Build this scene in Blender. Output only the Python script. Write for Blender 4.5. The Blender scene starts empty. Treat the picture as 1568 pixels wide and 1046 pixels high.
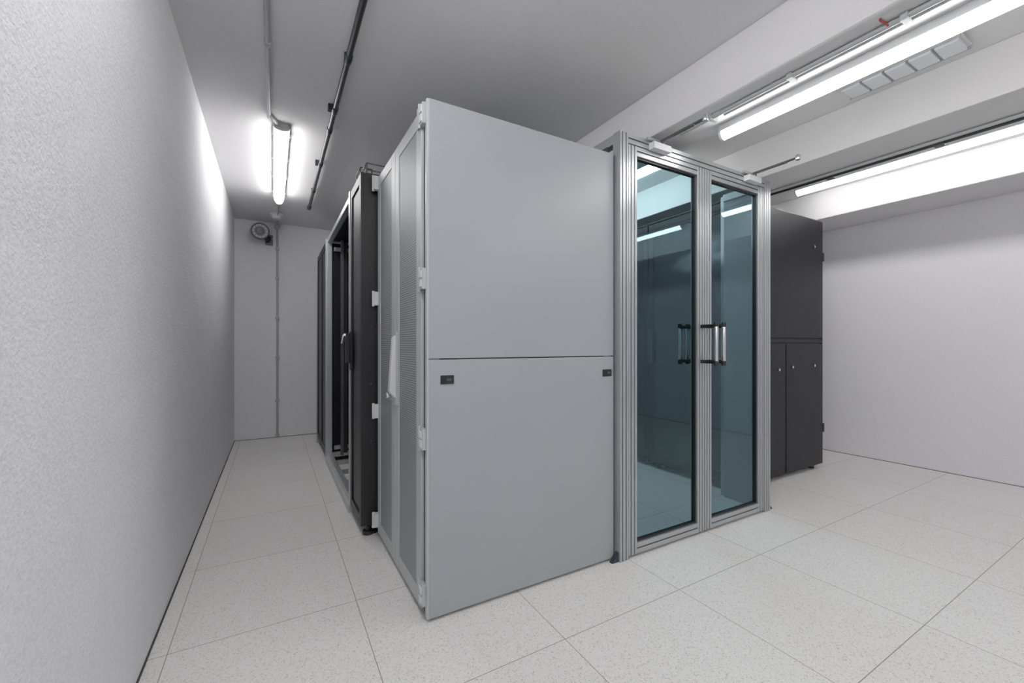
import bpy, bmesh, math, random
from mathutils import Vector, Matrix
random.seed(3)
S = 1.034
scene = bpy.context.scene
COL = scene.collection

# ------------------------------------------------------------------ materials
def new_mat(name):
    m = bpy.data.materials.new(name); m.use_nodes = True
    nt = m.node_tree
    return m, nt, nt.nodes['Principled BSDF']

def simple(name, col, rough=0.5, metal=0.0, bump=0.0, bscale=200, emit=None, spec=None, var=0.0, bdist=.004):
    m, nt, b = new_mat(name)
    b.inputs['Base Color'].default_value = (*col, 1)
    b.inputs['Roughness'].default_value = rough
    b.inputs['Metallic'].default_value = metal
    if spec is not None: b.inputs['Specular IOR Level'].default_value = spec
    if emit:
        b.inputs['Emission Color'].default_value = (*emit[0], 1)
        b.inputs['Emission Strength'].default_value = emit[1]
    tc = nt.nodes.new('ShaderNodeTexCoord')
    if bump > 0:
        n = nt.nodes.new('ShaderNodeTexNoise'); n.inputs['Scale'].default_value = bscale
        n.inputs['Detail'].default_value = 2
        bp = nt.nodes.new('ShaderNodeBump'); bp.inputs['Strength'].default_value = bump
        bp.inputs['Distance'].default_value = bdist
        nt.links.new(tc.outputs['Object'], n.inputs['Vector'])
        nt.links.new(n.outputs['Fac'], bp.inputs['Height'])
        nt.links.new(bp.outputs['Normal'], b.inputs['Normal'])
    if var > 0:
        n = nt.nodes.new('ShaderNodeTexNoise'); n.inputs['Scale'].default_value = 3.0
        n.inputs['Detail'].default_value = 4
        r = nt.nodes.new('ShaderNodeValToRGB')
        r.color_ramp.elements[0].color = (*[c*(1-var) for c in col], 1)
        r.color_ramp.elements[1].color = (*[min(1, c*(1+var)) for c in col], 1)
        r.color_ramp.elements[0].position = .3; r.color_ramp.elements[1].position = .7
        nt.links.new(tc.outputs['Object'], n.inputs['Vector'])
        nt.links.new(n.outputs['Fac'], r.inputs['Fac'])
        nt.links.new(r.outputs['Color'], b.inputs['Base Color'])
    return m

def M(nt, op, a, b=None, c=None):
    n = nt.nodes.new('ShaderNodeMath'); n.operation = op
    for i, v in enumerate((a, b, c)):
        if v is None: continue
        if isinstance(v, (int, float)): n.inputs[i].default_value = v
        else: nt.links.new(v, n.inputs[i])
    return n.outputs[0]

def stucco(name, col, scale=120, strength=0.5, dist=.006, tone=.06):
    m, nt, b = new_mat(name)
    b.inputs['Roughness'].default_value = 0.85
    b.inputs['Specular IOR Level'].default_value = 0.25
    tc = nt.nodes.new('ShaderNodeTexCoord')
    n1 = nt.nodes.new('ShaderNodeTexNoise'); n1.inputs['Scale'].default_value = scale; n1.inputs['Detail'].default_value = 3
    n2 = nt.nodes.new('ShaderNodeTexNoise'); n2.inputs['Scale'].default_value = 2.6; n2.inputs['Detail'].default_value = 2
    for n in (n1, n2): nt.links.new(tc.outputs['Object'], n.inputs['Vector'])
    h = M(nt, 'MULTIPLY_ADD', n2.outputs['Fac'], 5.0, n1.outputs['Fac'])
    bp = nt.nodes.new('ShaderNodeBump'); bp.inputs['Strength'].default_value = strength; bp.inputs['Distance'].default_value = dist
    nt.links.new(h, bp.inputs['Height']); nt.links.new(bp.outputs['Normal'], b.inputs['Normal'])
    r = nt.nodes.new('ShaderNodeValToRGB')
    r.color_ramp.elements[0].color = (*[c*(1-tone) for c in col], 1); r.color_ramp.elements[1].color = (*col, 1)
    r.color_ramp.elements[0].position = .38; r.color_ramp.elements[1].position = .58
    nt.links.new(n1.outputs['Fac'], r.inputs['Fac']); nt.links.new(r.outputs['Color'], b.inputs['Base Color'])
    return m

def floor_mat():
    m, nt, b = new_mat('terrazzo_tiles')
    b.inputs['Roughness'].default_value = 0.42
    b.inputs['Specular IOR Level'].default_value = 0.35
    tc = nt.nodes.new('ShaderNodeTexCoord')
    sep = nt.nodes.new('ShaderNodeSeparateXYZ'); nt.links.new(tc.outputs['Object'], sep.inputs[0])
    T = 0.58*S
    ds = []
    cells = []
    for ax, off in (('X', .283*S), ('Y', -.015*S)):
        t = M(nt, 'DIVIDE', M(nt, 'SUBTRACT', sep.outputs[ax], off), T)
        cells.append(M(nt, 'FLOOR', t))
        f = M(nt, 'FRACT', t)
        d = M(nt, 'MULTIPLY', M(nt, 'MINIMUM', f, M(nt, 'SUBTRACT', 1.0, f)), T)
        ds.append(d)
    d = M(nt, 'MINIMUM', ds[0], ds[1])
    line = M(nt, 'LESS_THAN', d, 0.0013)
    v = nt.nodes.new('ShaderNodeTexVoronoi'); v.inputs['Scale'].default_value = 260
    nt.links.new(tc.outputs['Object'], v.inputs['Vector'])
    sp = nt.nodes.new('ShaderNodeSeparateColor'); nt.links.new(v.outputs['Color'], sp.inputs[0])
    r = nt.nodes.new('ShaderNodeValToRGB'); cr = r.color_ramp; cr.interpolation = 'CONSTANT'
    cr.elements[0].color = (.54, .51, .475, 1); cr.elements[0].position = 0
    cr.elements[1].color = (.68, .665, .64, 1); cr.elements[1].position = .07
    e = cr.elements.new(.25); e.color = (.745, .735, .715, 1)
    e = cr.elements.new(.8); e.color = (.78, .77, .755, 1)
    nt.links.new(sp.outputs[0], r.inputs['Fac'])
    wn = nt.nodes.new('ShaderNodeTexWhiteNoise'); wn.noise_dimensions = '2D'
    cb = nt.nodes.new('ShaderNodeCombineXYZ'); nt.links.new(cells[0], cb.inputs[0]); nt.links.new(cells[1], cb.inputs[1])
    nt.links.new(cb.outputs[0], wn.inputs['Vector'])
    br = M(nt, 'MULTIPLY_ADD', wn.outputs['Value'], 0.04, 0.97)
    mul = nt.nodes.new('ShaderNodeMix'); mul.data_type = 'RGBA'; mul.blend_type = 'MULTIPLY'; mul.inputs[0].default_value = 1
    nt.links.new(r.outputs['Color'], mul.inputs[6]); nt.links.new(br, mul.inputs[7])
    mx = nt.nodes.new('ShaderNodeMix'); mx.data_type = 'RGBA'
    nt.links.new(line, mx.inputs[0]); nt.links.new(mul.outputs[2], mx.inputs[6]); mx.inputs[7].default_value = (.22, .2, .19, 1)
    nt.links.new(mx.outputs[2], b.inputs['Base Color'])
    return m

def perf(name, col, hole, pitch=0.011, rad=0.32, axes=('Y', 'Z'), metal=0.0, rough=0.45):
    m, nt, b = new_mat(name)
    b.inputs['Roughness'].default_value = rough; b.inputs['Metallic'].default_value = metal
    tc = nt.nodes.new('ShaderNodeTexCoord')
    sep = nt.nodes.new('ShaderNodeSeparateXYZ'); nt.links.new(tc.outputs['Object'], sep.inputs[0])
    a = M(nt, 'DIVIDE', sep.outputs[axes[0]], pitch)
    c = M(nt, 'DIVIDE', sep.outputs[axes[1]], pitch*0.866)
    row = M(nt, 'FLOOR', c)
    a2 = M(nt, 'ADD', a, M(nt, 'MULTIPLY', M(nt, 'MODULO', row, 2.0), 0.5))
    fa = M(nt, 'SUBTRACT', M(nt, 'FRACT', a2), 0.5); fc = M(nt, 'SUBTRACT', M(nt, 'FRACT', c), 0.5)
    d = M(nt, 'SQRT', M(nt, 'ADD', M(nt, 'MULTIPLY', fa, fa), M(nt, 'MULTIPLY', fc, fc)))
    h = M(nt, 'LESS_THAN', d, rad)
    mx = nt.nodes.new('ShaderNodeMix'); mx.data_type = 'RGBA'
    nt.links.new(h, mx.inputs[0]); mx.inputs[6].default_value = (*col, 1); mx.inputs[7].default_value = (*hole, 1)
    nt.links.new(mx.outputs[2], b.inputs['Base Color'])
    return m

def glass_mat():
    m = bpy.data.materials.new('tinted_door_glass'); m.use_nodes = True
    nt = m.node_tree; nt.nodes.clear()
    out = nt.nodes.new('ShaderNodeOutputMaterial')
    tr = nt.nodes.new('ShaderNodeBsdfTransparent'); tr.inputs[0].default_value = (.48, .73, .80, 1)
    gl = nt.nodes.new('ShaderNodeBsdfGlossy'); gl.inputs['Color'].default_value = (.45, .72, .84, 1); gl.inputs['Roughness'].default_value = 0.02
    fr = nt.nodes.new('ShaderNodeFresnel'); fr.inputs['IOR'].default_value = 1.6
    f = M(nt, 'MULTIPLY_ADD', fr.outputs[0], 1.0, 0.02)
    mx = nt.nodes.new('ShaderNodeMixShader')
    nt.links.new(f, mx.inputs[0]); nt.links.new(tr.outputs[0], mx.inputs[1]); nt.links.new(gl.outputs[0], mx.inputs[2])
    nt.links.new(mx.outputs[0], out.inputs[0])
    return m

WALL = stucco('white_stucco_wall', (.78, .775, .82), scale=110, strength=.5)
WALLL = stucco('rough_white_stucco', (.81, .81, .85), scale=120, strength=.5, dist=.006, tone=.08)
CEIL = stucco('ceiling_paint', (.73, .725, .73), scale=90, strength=0.15, tone=.03)
FLOOR = floor_mat()
GAP = simple('dark_gap', (.03, .03, .03), .9)
GREY = simple('grey_powder_coat', (.325, .355, .37), .36, bump=.06, bscale=500, var=.015)
LGREY = simple('light_grey_metal', (.43, .455, .47), .4)
PERFG = perf('perforated_grey_door', (.34, .365, .38), (.04, .044, .05), rad=.37)
PERFB = perf('perforated_black_door', (.012, .012, .014), (.003, .003, .004))
BLACK = simple('black_powder_coat', (.005, .005, .007), .4, spec=.25)
CHAR = simple('charcoal_powder_coat', (.008, .0075, .011), .42, bump=.1, bscale=600, var=.05, spec=.22)
BLK = simple('black_plastic', (.005, .005, .006), .35)
ALU = simple('brushed_aluminium', (.45, .465, .48), .34, .7)
SLOT = simple('profile_slot_dark', (.045, .05, .055), .6, .3)
CHROME = simple('satin_steel', (.7, .7, .72), .2, .95)
WPL = simple('white_plastic', (.75, .75, .75), .4)
WMET = simple('white_painted_metal', (.64, .65, .67), .4)
CONDW = simple('grey_pvc_conduit', (.38, .39, .40), .5)
CONDB = simple('black_pvc_conduit', (.015, .017, .024), .4)
STEEL = simple('dark_steel_arm', (.11, .11, .12), .35, .6)
RED = simple('red_cable', (.4, .03, .02), .5)
RUB = simple('dark_bracket', (.02, .028, .04), .5)
LENSG = simple('dark_lens_glass', (.01, .012, .02), .06)
GLOSSD = simple('glossy_dark_rack_door', (.022, .03, .036), .17, .6, bump=.5, bscale=2.5, bdist=.02)
GLASS = glass_mat()
def lamp(n, s): return simple(n, (.9, .9, .9), .4, emit=((1, .985, .975), s))
LAMP = lamp('lamp_diffuser', 24)
LAMPL = lamp('lamp_diffuser_aisle', 17)
LAMPK = lamp('lamp_diffuser_entrance', 24)
LAMPR = lamp('lamp_diffuser_right', 16)
EMER = simple('emergency_lens', (.66, .70, .74), .15)

# ------------------------------------------------------------------ builder
class B:
    def __init__(s, name):
        s.name = name; s.bm = bmesh.new(); s.mats = []
    def mi(s, mat):
        if mat not in s.mats: s.mats.append(mat)
        return s.mats.index(mat)
    def box(s, x0, x1, y0, y1, z0, z1, mat):
        i = s.mi(mat)
        vs = [s.bm.verts.new((x*S, y*S, z*S)) for x in (x0, x1) for y in (y0, y1) for z in (z0, z1)]
        for f in ((0, 1, 3, 2), (4, 6, 7, 5), (0, 4, 5, 1), (2, 3, 7, 6), (0, 2, 6, 4), (1, 5, 7, 3)):
            fc = s.bm.faces.new([vs[k] for k in f]); fc.material_index = i
        return s
    def cyl(s, p0, p1, r, mat, seg=16, r2=None):
        i = s.mi(mat); p0 = Vector(p0)*S; p1 = Vector(p1)*S; r1 = r*S; r2 = r1 if r2 is None else r2*S
        d = (p1-p0).normalized(); a = d.orthogonal().normalized(); b = d.cross(a)
        c0 = []; c1 = []
        for k in range(seg):
            t = 2*math.pi*k/seg; o = a*math.cos(t)+b*math.sin(t)
            c0.append(s.bm.verts.new(p0+o*r1)); c1.append(s.bm.verts.new(p1+o*r2))
        for k in range(seg):
            f = s.bm.faces.new((c0[k], c0[(k+1) % seg], c1[(k+1) % seg], c1[k])); f.material_index = i; f.smooth = True
        f = s.bm.faces.new(c0[::-1]); f.material_index = i
        f = s.bm.faces.new(c1); f.material_index = i
        return s
    def path(s, pts, r, mat, seg=10):
        for a, b in zip(pts[:-1], pts[1:]): s.cyl(a, b, r, mat, seg)
        for p in pts[1:-1]: s.ball(p, r*1.0, mat)
        return s
    def ball(s, p, r, mat, sz=1.0):
        i = s.mi(mat); mt = Matrix.Translation(Vector(p)*S) @ Matrix.Diagonal((r*S, r*S, r*S*sz, 1))
        res = bmesh.ops.create_uvsphere(s.bm, u_segments=14, v_segments=8, radius=1, matrix=mt)
        for v in res['verts']:
            for f in v.link_faces: f.material_index = i; f.smooth = True
        return s
    def prof(s, pts, y0, y1, mat):   # extrude (x,z) polygon along Y
        i = s.mi(mat)
        a = [s.bm.verts.new((x*S, y0*S, z*S)) for x, z in pts]; b = [s.bm.verts.new((x*S, y1*S, z*S)) for x, z in pts]
        n = len(pts)
        for k in range(n):
            f = s.bm.faces.new((a[k], a[(k+1) % n], b[(k+1) % n], b[k])); f.material_index = i
        s.bm.faces.new(a[::-1]).material_index = i; s.bm.faces.new(b).material_index = i
        return s
    def poly(s, pts, mat):  # convex hull of points
        i = s.mi(mat)
        vs = [s.bm.verts.new(Vector(p)*S) for p in pts]
        r = bmesh.ops.convex_hull(s.bm, input=vs)
        for g in r['geom']:
            if isinstance(g, bmesh.types.BMFace): g.material_index = i
        return s
    def done(s, parent=None, bevel=0.0):
        bmesh.ops.recalc_face_normals(s.bm, faces=s.bm.faces)
        me = bpy.data.meshes.new(s.name); s.bm.to_mesh(me); s.bm.free()
        for m in s.mats: me.materials.append(m)
        o = bpy.data.objects.new(s.name, me); COL.objects.link(o)
        if parent: o.parent = parent
        if bevel:
            md = o.modifiers.new('bevel', 'BEVEL'); md.width = bevel; md.segments = 2; md.limit_method = 'ANGLE'; md.angle_limit = math.radians(50)
        return o

def empty(name):
    e = bpy.data.objects.new(name, None); COL.objects.link(e); e.empty_display_size = .2
    return e

# ------------------------------------------------------------------ room
XL, XR, YB, YF, H, HB = -.35, 4.59, 5.22, -2.6, 2.327, 2.09
B('floor').box(XL-.1, XR+.1, YF-.1, YB+.1, -.1, 0, FLOOR).done()
B('ceiling').box(XL-.1, XR+.1, YF-.1, YB+.1, H, H+.12, CEIL).done()
B('wall_left').box(XL-.1, XL, YF, YB, 0, H, WALLL).done()
B('wall_right').box(XR, XR+.1, YF, YB, 0, H, WALL).done()
B('wall_back').box(XL-.1, XR+.1, YB, YB+.1, 0, H, WALL).done()
B('wall_front').box(XL-.1, XR+.1, YF-.1, YF, 0, H, WALL).done()
B('ceiling_beam').box(1.713, 1.97, YF, YB, HB, H, CEIL).done(bevel=.006)
B('ceiling_beam').box(2.75, 3.10, YF, YB, HB, H, CEIL).done(bevel=.006)
B('ceiling_beam').box(4.10, XR, YF, YB, HB, H, CEIL).done(bevel=.006)
B('floor_gap_left').box(XL, XL+.004, YF, YB, 0, .008, GAP).done()  # thin dark strips drawn as the wall-floor gap line, not a board
B('floor_gap_right').box(XR-.003, XR, YF, YB, 0, .004, GAP).done()
B('floor_gap_back').box(XL, XR, YB-.003, YB, 0, .004, GAP).done()
e = empty('door_1')
d = B('door_leaf'); d.box(2.2, 3.1, YF, YF+.03, .005, 1.98, LGREY); d.done(e, .003)
d = B('door_trim'); d.box(2.13, 2.2, YF, YF+.045, 0, 2.05, WMET).box(3.1, 3.17, YF, YF+.045, 0, 2.05, WMET).box(2.2, 3.1, YF, YF+.045, 1.98, 2.05, WMET)
d.done(e, .003)
d = B('door_lever'); d.cyl((2.29, YF+.03, 1.0), (2.29, YF+.08, 1.0), .01, CHROME).cyl((2.29, YF+.08, 1.0), (2.41, YF+.08, 1.0), .009, CHROME); d.done(e)

# ------------------------------------------------------------------ lamps
def batten(x, y0, y1, ztop, mat=LAMP, w=.035, name='fluorescent_ceiling_lamp', sealed=False):
    e = empty(name)
    hz = .035 if not sealed else .026
    b = B('housing'); b.prof([(x-w*.8, ztop), (x+w*.8, ztop), (x+w, ztop-hz), (x-w, ztop-hz)], y0, y1, WMET if not sealed else CONDW)
    b.done(e, .003)
    c = B('diffuser'); n = 6
    dp = .066 if sealed else .036
    pts = [(x+w*.88*math.cos(-math.pi*k/n), ztop-hz+dp*math.sin(-math.pi*k/n)) for k in range(n+1)]
    c.prof(pts, y0+.012, y1-.012, mat); c.done(e)
    c = B('end_caps'); n = 10
    pts = [(x+w*.95*math.cos(-math.pi*k/n), ztop-hz+dp*(.35 if sealed else 1.08)*math.sin(-math.pi*k/n)) for k in range(n+1)]
    c.prof(pts, y0, y0+.014, CONDW if sealed else WPL).prof(pts, y1-.014, y1, CONDW if sealed else WPL)
    if sealed:
        for yy in (y0+.12, y0+.5, y1-.5, y1-.12):
            for sx in (-1, 1): c.box(x+sx*w-.005, x+sx*w+.005, yy-.012, yy+.012, ztop-hz-.01, ztop-hz+.01, CHROME)
    c.done(e, .002)
    return e
batten(.045, 2.84, 4.2, H, LAMPL, w=.045, sealed=True)
batten(.045, -.15, 1.21, H, LAMPK, w=.045, sealed=True)
batten(.045, -2.2, -.84, H, LAMPK, w=.045, sealed=True)
batten(1.94, .02, 1.29, HB, w=.03)
batten(1.94, -1.6, -.3, HB, w=.03)  # unseen lamp added behind the camera to light the grey side panel
batten(3.83, .35, 1.87, H, LAMPR, w=.04)
batten(3.83, -1.6, -.1, H, LAMPR, w=.04)  # added out of view behind the camera for extra room light
batten(3.83, 2.4, 3.9, H, LAMPR, w=.04)
batten(2.35, 1.95, 3.3, H, w=.04)

# conduits
c = B('ceiling_conduit_white'); zc = H-.013
c.cyl((-.02, YF, zc), (-.02, 2.78, zc), .011, CONDW)
c.cyl((-.02, 2.74, zc), (.03, 2.86, zc), .011, CONDW)
c.cyl((.04, 4.18, zc), (.04, YB-.013, zc), .010, CONDW)
c.cyl((.04, YB-.013, H-.02), (.04, YB-.013, .02), .011, CONDW)
for yy in (-1.4, .2, 1.02, 1.5, 2.1): c.box(-.034, -.006, yy-.014, yy+.014, H-.026, H, CONDW)
for zz in (2.05, 1.73, 1.3, .87, .4, .03): c.box(.02, .06, YB-.03, YB, zz-.012, zz+.012, CONDW)
c.box(.012, .068, YB-.04, YB, H-.06, H-.02, CONDW)
c.done(bevel=.002)
c = B('ceiling_conduit_black'); zc = H-.022
c.cyl((.297, YF, zc), (.297, 4.41, zc), .0135, CONDB)
c.cyl((.297, 4.36, zc), (.297, 4.42, zc), .018, CONDB)
for yy in (.3, 1.0, 1.55, 2.02, 2.5, 2.75, 3.3, 3.9):
    c.cyl((.297, yy-.03, zc), (.297, yy+.03, zc), .017, CONDB)
for yy in (1.55, 2.5, 3.3):
    c.box(.262, .30, yy-.02, yy+.02, H-.03, H, CONDB)
for yy in (.3, 2.02, 3.9): c.box(.28, .314, yy-.01, yy+.01, H-.03, H, CONDB)
c.done(bevel=.002)
c = B('ceiling_conduit_white'); zc = HB-.012
c.cyl((1.80, YF, zc), (1.80, 1.42, zc), .010, CONDW)
c.cyl((1.826, YF, zc), (1.826, 1.20, zc), .008, CONDW)
for yy in (-1, .1, .55, .9, 1.25): c.box(1.785, 1.84, yy-.010, yy+.010, HB-.024, HB, CONDW)
c.done(bevel=.002)
c = B('ceiling_conduit_black'); zc = HB-.014
c.cyl((3.07, YF, zc), (3.07, YB, zc), .0125, CONDB)
c.cyl((3.035, YF, zc), (3.035, YB, zc), .009, CONDW)
for yy in (-.8, .2, .8, 1.3, 2.0): c.box(3.045, 3.09, yy-.02, yy+.02, HB-.032, HB, CONDB)
c.done(bevel=.002)
c = B('red_cable_end')
pts = [(1.755, .60, HB), (1.762, .60, HB-.006), (1.782, .594, HB-.009), (1.80, .59, HB-.02)]
c.path(pts, .003, RED)
c.done()
# emergency light
e = empty('emergency_light_fixture')
c = B('tray'); c.box(2.47, 2.62, .58, 1.02, H-.03, H-.02, WMET).box(2.47, 2.475, .58, 1.02, H-.045, H-.02, CONDW).box(2.615, 2.62, .58, 1.02, H-.045, H-.02, CONDW)
c.box(2.52, 2.57, .62, .66, H-.02, H, CONDW).box(2.52, 2.57, .92, .96, H-.02, H, CONDW); c.done(e, .002)
c = B('lens')
for k in range(5): c.box(2.485, 2.605, .59+k*.085, .665+k*.085, H-.05, H-.03, EMER)
c.done(e, .004)
# detector and security camera
c = B('smoke_detector'); c.cyl((.035, 4.84, H), (.035, 4.84, H-.018), .062, WPL, 28).cyl((.035, 4.84, H-.018), (.035, 4.84, H-.05), .052, WPL, 28, .036); c.done(bevel=.002)
e = empty('security_camera')
c = B('bracket'); c.box(-.07, 0.0, YB-.02, YB, 2.08, 2.19, BLK).cyl((-.035, YB-.02, 2.13), (-.085, YB-.10, 2.165), .022, BLK).ball((-.05, YB-.05, 2.14), .035, BLK); c.done(e, .003)
c = B('camera_body'); cc = Vector((-.11, YB-.10, 2.19)); dd = Vector((-.05, -1, -.12)).normalized()
c.cyl(cc, cc+dd*.10, .066, BLK, 32, .085).cyl(cc+dd*.10, cc+dd*.105, .085, BLK, 32, .081)
c.cyl(cc+dd*.09, cc+dd*.107, .070, CONDW, 32).cyl(cc+dd*.09, cc+dd*.110, .052, STEEL, 32).cyl(cc+dd*.09, cc+dd*.113, .042, BLK, 32).cyl(cc+dd*.09, cc+dd*.116, .026, LENSG, 32)
a1 = dd.orthogonal().normalized(); a2 = dd.cross(a1)
for k in range(12):
    t = 2*math.pi*k/12; q = cc+(a1*math.cos(t)+a2*math.sin(t))*.061
    c.cyl(q+dd*.10, q+dd*.109, .005, BLK, 10)
c.done(e)

# ------------------------------------------------------------------ grey server rack (front)
X0, X1, Y0, Y1, ZR = .485, 1.375, 1.453, 2.25, 1.892
e = empty('grey_server_rack')
c = B('frame')
for (xa, xb) in ((X0+.004, X0+.045), (X1-.045, X1-.004)):
    for (ya, yb) in ((Y0+.012, Y0+.05), (Y1-.045, Y1-.003)): c.box(xa, xb, ya, yb, .015, ZR-.004, LGREY)
c.box(X0+.005, X1, Y0+.012, Y1-.003, ZR-.03, ZR-.006, LGREY).box(X0+.005, X1, Y0+.012, Y1-.003, .015, .05, LGREY)
for xx in (X0+.05, X1-.05):
    for yy in (Y0+.06, Y1-.06): c.cyl((xx, yy, 0), (xx, yy, .02), .02, BLK)
c.done(e, .002)
c = B('side_panel_upper'); c.box(X0, X1, Y0, Y0+.014, .952, ZR, GREY); c.done(e, .003)
c = B('side_panel_lower'); c.box(X0, X1, Y0, Y0+.014, .012, .948, GREY); c.done(e, .003)
c = B('side_panel_far'); c.box(X0+.01, X1, Y1-.004, Y1, .012, ZR-.005, GREY); c.done(e)
c = B('interior'); c.box(X0+.03, X1-.01, Y0+.02, Y1-.01, .05, ZR-.03, BLACK); c.done(e)
c = B('rear_door'); c.box(X1-.01, X1+.012, Y0+.03, Y1-.02, .03, ZR-.02, LGREY); c.done(e, .003)
c = B('side_latches')
for xa in (.53, 1.308):
    c.box(xa, xa+.052, Y0-.004, Y0+.002, .858, .890, BLK).box(xa+.022, xa+.042, Y0-.006, Y0, .868, .880, SLOT)
c.done(e, .0015)
c = B('roof_panel'); c.box(X0, X1, Y0+.015, Y1, ZR-.008, ZR, LGREY); c.done(e, .002)
XD = X0-.012
for nm, (ya, yb), (sa, sb) in (('front_door_leaf_near', (1.500, 1.875), (1.562, 1.815)), ('front_door_leaf_far', (1.879, 2.235), (1.945, 2.18))):
    c = B(nm)
    c.box(XD, X0, ya, sa, .03, ZR-.02, LGREY).box(XD, X0, sb, yb, .03, ZR-.02, LGREY)
    c.box(XD, X0, sa, sb, .03, .085, LGREY).box(XD, X0, sa, sb, ZR-.075, ZR-.02, LGREY)
    c.box(XD+.003, X0-.002, sa, sb, .085, ZR-.075, PERFG)
    c.done(e, .002)
c = B('corner_trim'); c.box(X0-.006, X0+.002, Y0, 1.474, .012, ZR-.002, LGREY).box(X0-.003, X0+.004, 1.476, 1.498, .02, ZR-.01, SLOT); c.done(e, .002)
c = B('hinges')
for zz in (1.84, 1.242, .66, .096):
    c.box(X0-.020, X0, 1.462, 1.53, zz-.038, zz+.038, LGREY)
    c.box(X0-.024, X0-.018, 1.468, 1.494, zz-.03, zz-.004, WMET).box(X0-.024, X0-.018, 1.468, 1.494, zz+.004, zz+.03, WMET)
    c.cyl((X0-.018, 1.50, zz-.045), (X0-.018, 1.50, zz+.045), .006, LGREY)
    c.box(X0-.035, X0, 2.215, 2.245, zz-.035, zz+.035, WMET)
    c.cyl((X0-.034, 2.235, zz-.04), (X0-.034, 2.235, zz+.04), .007, WMET)
c.done(e, .0015)
c = B('swing_handle')
c.box(XD-.010, XD, 1.825, 1.868, .74, 1.06, LGREY)
c.poly([(XD-.010, 1.83, 1.045), (XD-.010, 1.863, 1.045), (XD-.022, 1.833, 1.03), (XD-.022, 1.86, 1.03), (XD-.036, 1.828, .80), (XD-.036, 1.865, .80), (XD-.010, 1.828, .77), (XD-.010, 1.865, .77)], WMET)
c.cyl((XD-.010, 1.91, .775), (XD-.032, 1.91, .775), .013, CHROME).box(XD-.010, XD, 1.885, 1.935, .75, .80, LGREY)
c.done(e, .002)

# ------------------------------------------------------------------ black rack row (left), open frames
XF = .395
def black_rack(y0, y1, x0, x1, zr, doors, frame=BLACK, open_front=False, name='black_server_rack'):
    e = empty(name)
    c = B('frame')
    p = .035
    for xa in (x0, x1-p):
        for ya in (y0, y1-p): c.box(xa, xa+p, ya, ya+p, .05, zr, frame)
    for za, zb in ((.05, .09), (zr-.035, zr)):
        c.box(x0, x0+p, y0+p, y1-p, za, zb, frame).box(x1-p, x1, y0+p, y1-p, za, zb, frame)
        c.box(x0+p, x1-p, y0, y0+p, za, zb, frame).box(x0+p, x1-p, y1-p, y1, za, zb, frame)
    c.done(e, .002)
    c = B('feet')
    for xa in (x0+.045, x1-.045):
        for ya in (y0+.04, y1-.04):
            c.cyl((xa, ya, 0), (xa, ya, .014), .022, BLK).cyl((xa, ya, .014), (xa, ya, .055), .008, CHROME)
    c.done(e)
    c = B('panels')
    c.box(x0+p, x1-p, y0+.006, y0+.012, .09, zr-.035, BLACK).box(x0+p, x1-p, y1-.012, y1-.006, .09, zr-.035, BLACK)
    c.box(x1-.012, x1-.006, y0+p, y1-p, .09, zr-.035, PERFB)
    c.box(x0+p, x1-p, y0+p, y1-p, zr-.02, zr-.012, BLACK)
    if open_front: # added pale panels, unseen directly, meant to reflect in the aisle doors
        for a_, b_, z0_, z1_ in ((y0+.08, y0+.42, .12, 1.1), (y0+.5, y1-.08, .12, 1.25)): c.box(x1-.006, x1+.004, a_, b_, z0_, z1_, WMET)
    c.done(e)
    c = B('mounting_rails')
    for xa in (x0+.12, x1-.22):
        for ya in (y0+.06, y1-.09): c.box(xa, xa+.03, ya, ya+.03, .09, zr-.035, BLACK if not open_front else CONDB)
    if open_front:
        for zz in (.12, 1.80): c.box(x0+.05, x1-.05, y0+p, y0+p+.03, zz, zz+.03, ALU).box(x0+.05, x1-.05, y1-p-.03, y1-p, zz, zz+.03, ALU)
        c.box(x0+.09, x0+.11, y1-.16, y1-.13, .09, zr-.035, STEEL)
        for k in range(30): c.box(x0+.088, x0+.092, y1-.152, y1-.138, .16+k*.055, .185+k*.055, BLK)
        for ya in (y0+.35, y0+.62, y0+.9): c.box(x0+p, x1-p, ya, ya+.03, .055, .085, ALU)
    c.done(e)
    if doors:
        n = doors; w = (y1-y0)/n
        for k in range(n):
            a = y0+k*w+.004; b_ = y0+(k+1)*w-.004
            c = B('door_%d' % (k+1))
            c.box(x0-.028, x0-.002, a, a+.04, .06, zr-.005, frame).box(x0-.028, x0-.002, b_-.04, b_, .06, zr-.005, frame)
            c.box(x0-.028, x0-.002, a+.04, b_-.04, .06, .11, frame).box(x0-.028, x0-.002, a+.04, b_-.04, zr-.055, zr-.005, frame)
            c.box(x0-.020, x0-.008, a+.04, b_-.04, .11, zr-.055, PERFB)
            c.done(e, .002)
    return e
e = black_rack(2.275, 2.60, XF+.028, 1.375, 1.905, 1)
c = B('door_handle'); c.box(XF-.012, XF, 2.53, 2.57, .86, 1.08, BLK).box(XF-.035, XF-.012, 2.54, 2.565, .90, 1.07, BLK).cyl((XF-.0, 2.55, 1.06), (XF-.045, 2.55, 1.06), .008, CHROME).cyl((XF-.045, 2.55, 1.06), (XF-.055, 2.55, 1.01), .006, CHROME); c.done(e, .002)
c = B('edge_trim'); c.box(XF-.004, XF+.03, 2.602, 2.645, .05, 1.91, ALU); c.done(e, .002)
c = B('side_post_trim')
c.box(XF, XF+.09, 2.268, 2.276, .06, 1.90, BLK)
for zz in (1.7, 1.4, 1.1, .8, .5, .2): c.cyl((XF+.05, 2.268, zz), (XF+.05, 2.262, zz), .005, SLOT)
c.done(e, .002)
c = B('caster_foot'); c.cyl((XF+.045, 2.31, 0), (XF+.045, 2.31, .02), .03, BLK).cyl((XF+.045, 2.31, .02), (XF+.045, 2.31, .06), .016, BLK); c.done(e, .002)
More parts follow.
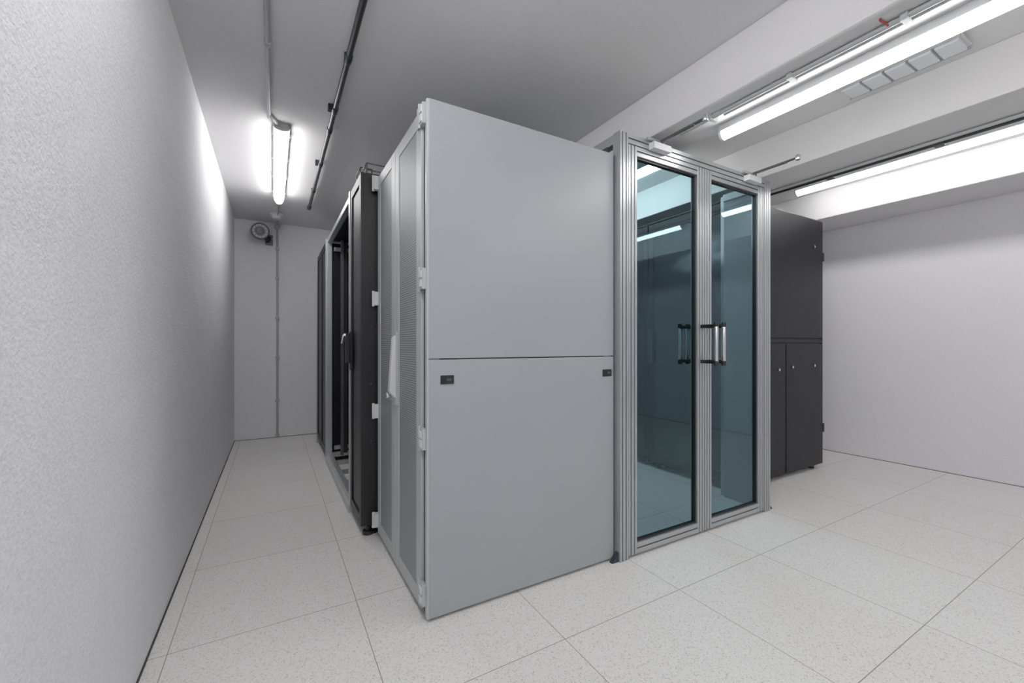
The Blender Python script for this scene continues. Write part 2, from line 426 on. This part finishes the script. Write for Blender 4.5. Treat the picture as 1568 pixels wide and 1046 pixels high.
e = black_rack(2.65, 3.87, XF+.005, 1.375, 1.905, 0, frame=ALU, open_front=True, name='open_server_rack')
c = B('equipment')
c.box(.75, 1.3, 3.1, 3.78, .10, .14, CONDW).box(.50, .58, 3.3, 3.36, .085, .13, WMET).box(.45, .8, 2.80, 3.0, .085, .12, CONDW)
c.box(.46, .56, 2.72, 2.76, .085, .17, BLK).box(.62, .70, 3.45, 3.6, .085, .15, BLK)
c.box(.56, 1.3, 3.79, 3.83, .12, 1.8, BLK)
c.done(e, .002)
c = B('base_trim'); c.box(XF-.006, XF+.02, 2.65, 3.87, .0, .05, LGREY); c.done(e, .002)
e = black_rack(3.90, 4.72, XF+.028, 1.375, 1.905, 2)
c = B('edge_trim'); c.box(XF-.006, XF+.03, 3.872, 3.898, .02, 1.91, ALU).box(XF-.006, XF+.03, 4.722, 4.75, .0, 1.91, ALU); c.done(e, .002)
c = B('cable_guide_wires')
def loop(y, x=.43, z=1.905, w=.10, h=.06):
    c.path([(x, y, z), (x, y, z+h), (x+w, y, z+h), (x+w, y, z)], .0035, STEEL, 8)
    c.path([(x, y, z+h), (x, y+.12, z+h), (x, y+.12, z)], .0035, STEEL, 8)
loop(2.3); loop(2.42, .42, 1.905, .06, .08)
c.path([(.43, 2.3, 1.93), (.53, 2.3, 1.93)], .003, STEEL, 8)
c.done()

# ------------------------------------------------------------------ right row of cabinets
CX0, CX1, CZ = 2.70, 3.89, 2.01
for k in range(4):
    y0 = 1.70+k*.75; y1 = y0+.746
    e = empty('charcoal_server_cabinet')
    c = B('carcass'); c.box(CX0+.02, CX1-.01, y0+.015, y1, .05, CZ-.012, BLACK).box(CX0, CX1, y0+.004, y1, CZ-.012, CZ, CHAR); c.done(e, .003)
    c = B('feet')
    for xa in (CX0+.08, CX1-.07):
        for ya in (y0+.06, y1-.06): c.cyl((xa, ya, 0), (xa, ya, .015), .028, BLK).cyl((xa, ya, .015), (xa, ya, .05), .011, CHROME)
    c.done(e)
    c = B('aisle_door')
    c.box(CX0, CX0+.02, y0+.005, y0+.05, .05, CZ-.02, BLACK).box(CX0, CX0+.02, y1-.05, y1-.003, .05, CZ-.02, BLACK)
    c.box(CX0, CX0+.02, y0+.05, y1-.05, .05, .12, BLACK).box(CX0, CX0+.02, y0+.05, y1-.05, CZ-.09, CZ-.02, BLACK)
    c.box(CX0+.006, CX0+.018, y0+.05, y1-.05, .12, CZ-.09, GLOSSD)
    c.box(CX0-.03, CX0, y1-.045, y1-.015, .86, 1.12, CONDB)
    c.done(e, .002)
    c = B('rear_door'); c.box(CX1-.012, CX1+.008, y0+.004, y1-.003, .05, CZ-.02, CHAR).box(CX1+.008, CX1+.03, y1-.06, y1-.03, .9, 1.1, BLK)
    for zz in (.33, 1.72): c.box(CX1+.0, CX1+.018, y0-.004, y0+.02, zz-.035, zz+.035, BLK)
    c.done(e, .002)
    if k == 0:
        c = B('side_panels')
        c.box(CX0, CX1, y0, y0+.015, 1.057, CZ-.004, CHAR)
        c.box(CX0, CX1, y0+.003, y0+.016, 1.02, 1.05, CHAR)
        c.box(CX0, 3.333, y0, y0+.015, .04, 1.013, CHAR).box(3.342, CX1, y0, y0+.015, .04, 1.013, CHAR)
        c.done(e, .004)
        c = B('side_knobs')
        for x, z in ((3.24, .82), (3.428, .835), (3.752, .84), (3.752, 1.788), (2.9, 1.788)):
            c.cyl((x, y0, z), (x, y0-.004, z), .017, BLK, 18).cyl((x, y0-.004, z), (x, y0-.008, z), .009, CHROME, 18)
        c.done(e)
        c = B('bottom_sill'); c.box(CX0+.02, CX1-.02, y0+.02, y0+.06, .03, .05, BLK); c.done(e)
c = B('cable_guide_wires')
for x in (3.3, 3.62):
    c.path([(x, 1.78, CZ), (x, 1.78, CZ+.04), (x+.14, 1.78, CZ+.04), (x+.14, 1.78, CZ)], .004, STEEL, 8)
    c.path([(x, 1.78, CZ+.04), (x, 1.95, CZ+.04), (x, 1.95, CZ)], .004, STEEL, 8)
c.done()

# ------------------------------------------------------------------ aluminium frame with glass doors
e = empty('glass_double_door')
GY0, GY1 = 1.42, 1.468
ZT = 1.99
def vprof(c, x0, x1, y0, y1, z0, z1, slots):
    c.box(x0+.004, x1-.004, y0+.004, y1-.004, z0, z1-.001, SLOT)
    w = .006; edges = [x0]
    for s_ in slots: edges += [x0+(x1-x0)*s_-w/2, x0+(x1-x0)*s_+w/2]
    edges.append(x1)
    for k in range(0, len(edges), 2):
        c.box(edges[k], edges[k+1], y0, y1, z0, z1, ALU)
def hprof(c, x0, x1, y0, y1, z0, z1, slots):
    c.box(x0+.001, x1-.001, y0+.004, y1-.004, z0+.004, z1-.004, SLOT)
    w = .006; edges = [z0]
    for s_ in slots: edges += [z0+(z1-z0)*s_-w/2, z0+(z1-z0)*s_+w/2]
    edges.append(z1)
    for k in range(0, len(edges), 2): c.box(x0, x1, y0, y1, edges[k], edges[k+1], ALU)
c = B('outer_frame')
vprof(c, 1.385, 1.437, GY0, GY1, 0, ZT, (.28, .72)); vprof(c, 2.553, 2.615, GY0, GY1, 0, ZT, (.35, .68))
hprof(c, 1.437, 2.553, GY0, GY1, ZT-.045, ZT, (.5,))
c.box(1.385, 1.437, GY0, GY1, ZT-.001, ZT+.003, ALU).box(2.553, 2.615, GY0, GY1, ZT-.001, ZT+.003, ALU)
c.done(e, .0012)
def leaf(nm, x0, x1, hx):
    c = B(nm+'_frame'); ya, yb = GY0+.003, GY1-.003
    st = .055
    vprof(c, x0, x0+st, ya, yb, .014, ZT-.048, (.3, .7)); vprof(c, x1-st, x1, ya, yb, .014, ZT-.048, (.3, .7))
    hprof(c, x0+st, x1-st, ya, yb, .014, .064, (.5,)); hprof(c, x0+st, x1-st, ya, yb, ZT-.093, ZT-.048, (.5,))
    g = .008
    c.box(x0+st, x0+st+g, ya+.01, yb-.01, .064, ZT-.093, BLK).box(x1-st-g, x1-st, ya+.01, yb-.01, .064, ZT-.093, BLK)
    c.box(x0+st, x1-st, ya+.01, yb-.01, .064, .064+g, BLK).box(x0+st, x1-st, ya+.01, yb-.01, ZT-.093-g, ZT-.093, BLK)
    c.done(e, .0012)
    c = B(nm+'_glass'); i = c.mi(GLASS)
    xa, xb, yy, za, zb = [v*S for v in (x0+st+.002, x1-st-.002, GY0+.024, .066, ZT-.095)]
    c.bm.faces.new([c.bm.verts.new(p) for p in ((xa, yy, za), (xb, yy, za), (xb, yy, zb), (xa, yy, zb))]); c.done(e)
    c = B(nm+'_handle')
    for yo, ys in ((-.085, GY0), (.085, GY1)):
        yb_ = ys+yo
        for z in (.915, 1.10):
            c.box(hx-.008, hx+.008, min(ys, yb_), max(ys, yb_), z-.009, z+.009, BLK)
        c.cyl((hx, yb_, .90), (hx, yb_, 1.115), .010, CHROME)
        for z in (.90, 1.10): c.cyl((hx, yb_, z-.004), (hx, yb_, z+.02), .0125, BLK)
    c.done(e, .001)
leaf('left_leaf', 1.441, 1.993, 1.965); leaf('right_leaf', 1.999, 2.549, 2.027)
c = B('door_closers')
for xa in (1.60, 2.37):
    c.box(xa-.03, xa+.09, GY0-.035, GY0, ZT-.05, ZT-.018, WMET)
    c.cyl((xa+.045, GY0-.02, ZT-.02), (xa+.045, GY0-.02, ZT+.008), .010, STEEL)
    c.box(xa+.036, xa+.054, GY0-.25, GY0-.01, ZT+.003, ZT+.010, STEEL)
    c.box(xa+.032, xa+.044, GY0-.20, GY0-.03, ZT-.004, ZT+.003, STEEL)
    c.cyl((xa+.045, GY0-.25, ZT-.006), (xa+.045, GY0-.25, ZT+.020), .012, CHROME)
    c.box(xa-.05, xa+.04, GY0-.015, GY0+.0, ZT-.008, ZT+.006, ALU)
c.done(e, .002)
c = B('floor_brackets')
c.poly([(1.345, 1.43, 0), (1.386, 1.43, 0), (1.345, 1.45, 0), (1.386, 1.45, 0), (1.386, 1.43, .045), (1.386, 1.45, .045)], RUB)
c.poly([(2.655, 1.43, 0), (2.614, 1.43, 0), (2.655, 1.46, 0), (2.614, 1.46, 0), (2.614, 1.43, .045), (2.614, 1.46, .045)], RUB)
c.done(e)
c = B('return_frame')
c.box(1.387, 1.43, GY1, 1.78, ZT-.045, ZT, ALU).box(1.392, 1.425, GY1, 1.78, ZT-.03, ZT-.015, SLOT)
c.box(1.387, 1.43, 1.75, 1.80, 1.0, ZT, ALU)
c.box(1.38, 1.386, 1.50, 1.76, 1.90, ZT-.045, RUB)
c.box(2.57, 2.615, GY1, 1.70, ZT-.045, ZT, ALU).box(2.58, 2.6, GY1, 1.70, .0, ZT-.045, CONDW)
c.box(2.60, 2.70, 1.69, 1.735, 0, ZT-.0, ALU)
c.done(e, .002)

# ------------------------------------------------------------------ camera / world
cam = bpy.data.cameras.new('camera'); co = bpy.data.objects.new('camera', cam); COL.objects.link(co)
co.location = (0, 0, 1.0*S); co.rotation_euler = (math.radians(90), 0, math.radians(-29.76))
cam.sensor_width = 36; cam.lens = 640/1568*36; cam.shift_y = 6/1568; cam.clip_start = .02
scene.camera = co
w = bpy.data.worlds.new('world'); scene.world = w; w.use_nodes = True
w.node_tree.nodes['Background'].inputs[0].default_value = (.6, .65, .7, 1); w.node_tree.nodes['Background'].inputs[1].default_value = .2
scene.view_settings.view_transform = 'Standard'
scene.view_settings.gamma = 1.2
